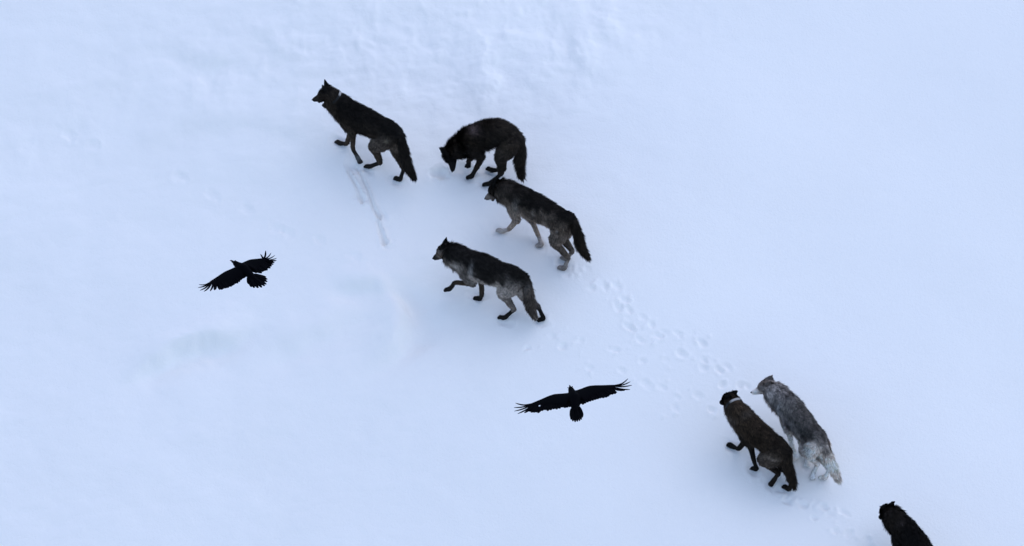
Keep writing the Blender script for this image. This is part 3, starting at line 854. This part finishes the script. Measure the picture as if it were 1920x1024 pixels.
COATS = {
    'A': dict(torso=[br(0.0081, 1.5), br(0.0149, 2), br(0.0351, 2.5)], rump=[br(0.0081), br(0.0135), br(0.0270)], neck=[br(0.0095, 2), br(0.0189, 2.5), br(0.0432, 2.5)], head=[br(0.0108), br(0.0270, 2.5), br(0.0189, 2)], muzzle=[br(0.0135, 2)], ear=[br(0.0054)],
              tail=[br(0.0095, 2)], fup=[br(0.0270, 2.5)], flo=[br(0.0405, 3)], fpaw=[br(0.0162, 2)], hup=[br(0.0135, 2), br(0.0405, 2), br(0.0675, 2)], hmid=[br(0.0351, 2.5)], hpaw=[br(0.0135)], darktips=.2,
              spots=[('pel', -.07, .13, -.04, (.035, .04, .018), (.22, .19, .14), .8), ('rib', .08, .11, -.18, (.04, .06, .02), (.14, .12, .08), .6), ('FL_pa', .0, .0, .0, (.05, .05, .05), (.25, .27, .28), .6), ('loin', -.05, .10, -.15, (.05, .05, .03), (.09, .08, .06), .6),
                     ('neck', -.02, .11, -.08, (.06, .05, .06), (.05, .042, .034), .7)]),
    'B': dict(torso=[br(0.0170, 2.5), br(0.0170, 2), br(0.0153)], rump=[br(0.0170, 2)], neck=[br(0.0340, 3), br(0.0187, 2), br(0.0136)], head=[br(0.0068)], muzzle=[br(0.0068)], ear=[br(0.0051)],
              tail=[br(0.0170, 2.5)], fup=[br(0.0170, 2)], flo=[br(0.0170, 3)], fpaw=[br(0.0102)], hup=[br(0.0204, 2), br(0.0340, 2.5), br(0.0306, 2)], hmid=[br(0.0204, 2)], hpaw=[br(0.0119)], darktips=.15,
              spots=[('sho', -.03, .02, .20, (.09, .12, .045), (.22, .16, .15), .7), ('sho', -.12, .02, .2, (.06, .1, .05), (.05, .035, .035), .8)]),
    'C': dict(torso=[br(.010, 1.5), br(.105, 2), br(.38, 1.8)], rump=[br(.007), br(.018, 2), br(.05, 2)], neck=[br(.035, 2), br(.095, 2), br(.15, 1.8)], head=[br(.016, 2), br(.03, 2.2), br(.05, 2)], muzzle=[br(.13, 1.5)], ear=[br(.005)],
              tail=[br(.010, 3)], fup=[br(.20, 2)], flo=[br(.26, 2.2)], fpaw=[br(.40, 1)], hup=[br(.014, 1.5), br(.085, 2.4), br(.13, 2)], hmid=[br(.09, 2.2)], hpaw=[br(.26, 1)], darktips=.2,
              spots=[('sho', -.03, .14, -.02, (.05, .06, .11), (.32, .29, .26), .85), ('nose', .01, 0, 0, (.03, .04, .03), (.02, .02, .02), .9), ('pel', -.05, .13, -.06, (.015, .03, .015), (.5, .5, .5), .7), ('rib', -.12, .14, .0, (.03, .05, .06), (.24, .21, .18), .7),
                     ('neck', .0, .1, .03, (.05, .05, .06), (.07, .06, .05), .6)]),
    'D': dict(torso=[br(.011), br(.035, 1.2), br(.50, 1.2)], rump=[br(.008), br(.03), br(.15, 1.2)], neck=[br(.012), br(.16, 1.4), br(.28, 1.4)], head=[br(.15, 1.6), br(.32, 1.8), br(.28, 1.6)], muzzle=[br(.012)], ear=[br(.005)],
              tail=[br(.055, 1.8)], fup=[br(.12, 1.2)], flo=[br(.035, 3)], fpaw=[br(.012, 1)], hup=[br(.014), br(.20, 1.2), br(.38, 1.2)], hmid=[br(.17, 1.4)], hpaw=[br(.010)], darktips=.25,
              spots=[('sho', -.08, .15, .02, (.028, .06, .11), (.60, .57, .54), .95), ('neck', -.04, .13, -.05, (.07, .06, .06), (.66, .60, .54), .9), ('skull', -.02, .10, -.01, (.03, .05, .06), (.006, .006, .006), .95), ('rib', -.10, .15, -.02, (.12, .06, .06), (.008, .008, .008), .85),
                     ('HR_ho', 0, 0, 0, (.1, .1, .15), (.008, .007, .007), .9), ('pel', -.02, .13, -.17, (.10, .05, .05), (.34, .31, .29), .7), ('pel', .10, .13, -.02, (.05, .05, .09), (.010, .010, .010), .7), ('t0', -.02, .05, -.08, (.03, .05, .06), (.25, .23, .22), .5)]),
    'E': dict(torso=[br(.021, 3.4), br(.021, 3.4), br(.04, 3)], rump=[br(.012, 2.5)], neck=[br(.034, 3.5), br(.036, 3), br(.05, 2.5)], head=[br(.007, 2), br(.012, 2.5), br(.018, 2)], muzzle=[br(.006)], ear=[br(.004)],
              tail=[br(.014, 3)], fup=[br(.014, 2)], flo=[br(.007, 2)], fpaw=[br(.006)], hup=[br(.022, 2.5), br(.045, 2.5), br(.06, 2)], hmid=[br(.014, 2.5)], hpaw=[br(.014, 2)], darktips=.2,
              spots=[('pel', -.04, .14, -.05, (.11, .06, .028), (.22, .18, .15), .85), ('neck', .0, .10, -.05, (.07, .05, .05), (.09, .08, .075), .7), ('sho', .0, .03, .18, (.06, .07, .05), (.12, .10, .09), .7), ('sho', .08, .02, .16, (.03, .05, .03), (.16, .13, .12), .6)]),
    'F': dict(torso=[br(.09, 1), br(.34, 1), br(.76, 1)], rump=[br(.14, 1), br(.50, 1.1), br(.78, 1)], neck=[br(.30, .9), br(.46, .9), br(.74, 1)], head=[br(.18, 2), br(.26, 1.8), br(.74, 1.2)], muzzle=[br(.30, 1.6), br(.60, 1.2), br(.74, .8)], ear=[br(.10, 1.6)],
              tail=[br(.76, 1.5)], fup=[br(.76, 1.2)], flo=[br(.86, 1)], fpaw=[br(.87, .8)], hup=[br(.46, 1.5), br(.80, 1.4), br(.85, 1.2)], hmid=[br(.86, 1.1)], hpaw=[br(.87, .8)], darktips=.16, tip=1.15, speck=.22, clump=.34,
              spots=[('t0', -.05, .0, -.03, (.05, .08, .07), (.008, .008, .008), .97), ('rib', .03, .15, -.02, (.04, .08, .12), (.06, .06, .06), .95), ('rib', -.06, .15, .02, (.03, .06, .08), (.45, .43, .40), .7), ('sho', .06, .14, .0, (.03, .07, .11), (.80, .78, .75), .95), ('neck', -.06, .12, -.02, (.03, .06, .08), (.08, .08, .08), .9),
                     ('loin', .02, .09, .08, (.16, .10, .06), (.05, .05, .047), .9), ('pel', .03, .08, .11, (.09, .10, .05), (.05, .05, .045), .9), ('skull', .05, .08, -.05, (.05, .05, .03), (.85, .83, .8), .9), ('sho', -.06, .0, .18, (.05, .06, .04), (.55, .50, .46), .6), ('loin', .02, .15, -.08, (.11, .06, .05), (.20, .18, .16), .7), ('skull', .0, .08, .03, (.03, .04, .03), (.5, .48, .45), .6)]),
    'G': dict(torso=[br(0.0052)], rump=[br(0.0052)], neck=[br(0.0117, 2.5), br(0.0065, 2), br(0.0052)], head=[br(0.0033)], muzzle=[br(0.0039)], ear=[br(0.0033)], tail=[br(0.0052)], fup=[br(0.0065)], flo=[br(0.0078)], fpaw=[br(0.0078)], hup=[br(0.0065)], hmid=[br(0.0078)], hpaw=[br(0.0078)],
              spots=[('sho', .0, .06, .15, (.05, .05, .05), (.06, .047, .042), .7), ('neck', .03, .05, .11, (.05, .05, .04), (.05, .04, .035), .7)]),
}
for w in WOLVES:
    build_wolf(w, 52000)

# ------------------------------------------------------------------ ravens
def build_raven(rv):
    p = rv['pts']; O = Vector(rv['O'])
    root = bpy.data.objects.new('raven', None); COL.objects.link(root); root.empty_display_size = .3
    m = Matrix((rv['u'], rv['f'], rv['n'])).transposed().to_4x4(); m.translation = O
    root.matrix_world = m
    tag(root, rv['label'], 'raven', 'ravens flying over the wolves')
    P = {k: [np.array(v) for v in vv] for k, vv in p.items()}
    S = Shape(); up = np.array([0, 0, 1.])
    sp = P['spine']; beak, head, nk, mid, tb, te = sp
    S.loft([(*(head + (beak - head) * .25), .016, .015), (*head, .031, .028), (*nk, .040, .042), (*((nk + mid) / 2), .055, .060), (*mid, .062, .066), (*tb, .042, .046), (*((tb + te) / 2), .016, .032)], up, n=5, seg=16)
    for s in ('L', 'R'):
        l0, l1, l2 = P['lead' + s]; tr = P['trail' + s]
        inner = tr[-1]; wr = tr[len(tr) // 2]; out = tr[0]
        def st(a, b, f, th): c = a * (1 - f) + b * f; return (*c, th, np.linalg.norm(b - a) * f * .98)
        # arm and covert surface: chord-wide flattened sections
        secs = [st(l0, inner, .48, .034), st((l0 + l1) / 2, (inner + wr) / 2, .40, .022), st(l1, wr, .36, .016), st((l1 + l2) / 2, (wr + out) / 2, .30, .012), st(l2, out, .22, .008)]
        S.loft(secs, up, n=5, seg=14, cap=.4)
    body = remesh(S.mesh('body'), .0065, 3, .5)
    link('body', body, M_RAVEN, root)
    def feather(name, a, b, wd, z0, tipz=0., bend=None):
        a = np.array(a, float); b = np.array(b, float); ax = unit(b - a); sd = unit(np.cross(up, ax)); n = 7; vs_ = []; fs = []
        for i in range(n):
            t = i / (n - 1); c = a * (1 - t) + b * t
            if bend is not None: c = c + np.array(bend) * math.sin(math.pi * t) * .5
            c = c + up * (z0 * (1 - t * .7))
            k = [.45, .85, 1, 1, .98, .85, .38][i] * wd
            vs_ += [c - sd * k, c + up * .003, c + sd * k, c - up * .002]
        for i in range(n - 1):
            for j in range(4):
                q = (j + 1) % 4; fs.append((i * 4 + j, i * 4 + q, (i + 1) * 4 + q, (i + 1) * 4 + j))
        fs += [(3, 2, 1, 0), tuple((n - 1) * 4 + j for j in range(4))]
        me = bpy.data.meshes.new(name); me.from_pydata([tuple(v) for v in vs_], [], fs); me.update()
        me.polygons.foreach_set('use_smooth', np.ones(len(me.polygons), dtype=bool))
        return link(name, me, M_RAVEN, root)
    for s in ('L', 'R'):
        l0, l1, l2 = P['lead' + s]; tips = P['tip' + s]; tr = P['trail' + s]
        n = len(tips)
        for i, t in enumerate(tips):                     # primaries fan from the hand
            f = i / max(1, n - 1)
            a = l2 * (1 - f * .45) + l1 * f * .45; a = a * .92 + tr[0] * .08
            flat = np.array([t[0], t[1], t[2]])
            w_ = .0125 if i < n * .6 else .021
            feather('primary_feather', a, flat, w_, .004 * (n - i) / n, bend=(0, -.030, -.6 * t[2]))
        # inner primaries and secondaries along the trailing edge
        full = [tips[-1]] + list(tr)
        for i in range(len(full) - 1):
            for h_ in (0.5, 1.0):
                b = full[i] * (1 - h_) + full[i + 1] * h_
                f = (i + h_) / (len(full) - 1)
                a = (l2 * .6 + l1 * .4) * (1 - f) + (l1 * .15 + l0 * .85) * f
                jit = 1 + .035 * rng.normal()
                feather('secondary_feather', a * .75 + b * .25, a + (b - a) * jit, .026, .003 + .003 * (i % 2))
    tl = P['tail']
    for i, t in enumerate(tl):
        f = i / (len(tl) - 1) - .5
        a = tb * .9 + te * .1 + np.array([f * (.085 if rv['key'] == 'R2' else .055), 0, .004 * (1 - abs(f))])
        feather('tail_feather', a, t, .017 if rv['key'] == 'R2' else .024, .003 * (i % 3))
    # beak, eyes
    s2 = Shape(); ax = unit(beak - head)
    s2.loft([(*(head + ax * .022), .016, .013), (*(head + (beak - head) * .6 + up * .003), .012, .009), (*(beak - up * .004), .003, .003)], up, n=4, seg=10, cap=.2)
    link('beak', s2.mesh('beak'), M_BEAK, root)
    for s in (-1, 1):
        sd = unit(np.cross(up, ax)) * s; c = head + ax * .016 + sd * .025 + up * .012; s3 = Shape()
        s3.loft([(*(c - ax * .002), .005, .005), (*(c + ax * .002), .005, .005)], up, n=2, seg=8); link('eye', s3.mesh('eye'), M_BEAK, root)
    for c in P.get('spot', []):  # small white blob laid on top of the wing, not a feather
        s4 = Shape(); a = c + np.array([-.008, -.001, .012]); b = c + np.array([.008, .002, .012])
        s4.loft([(*a, .003, .007), (*c + np.array([0, 0, .013]), .004, .010), (*b, .003, .006)], up, n=3, seg=10); so = link('wing_spot', s4.mesh('wing_spot'), M_SPOT, root); so['label'] = 'small white spot on the wing'
    return root
for rv in RAVENS:
    build_raven(rv)
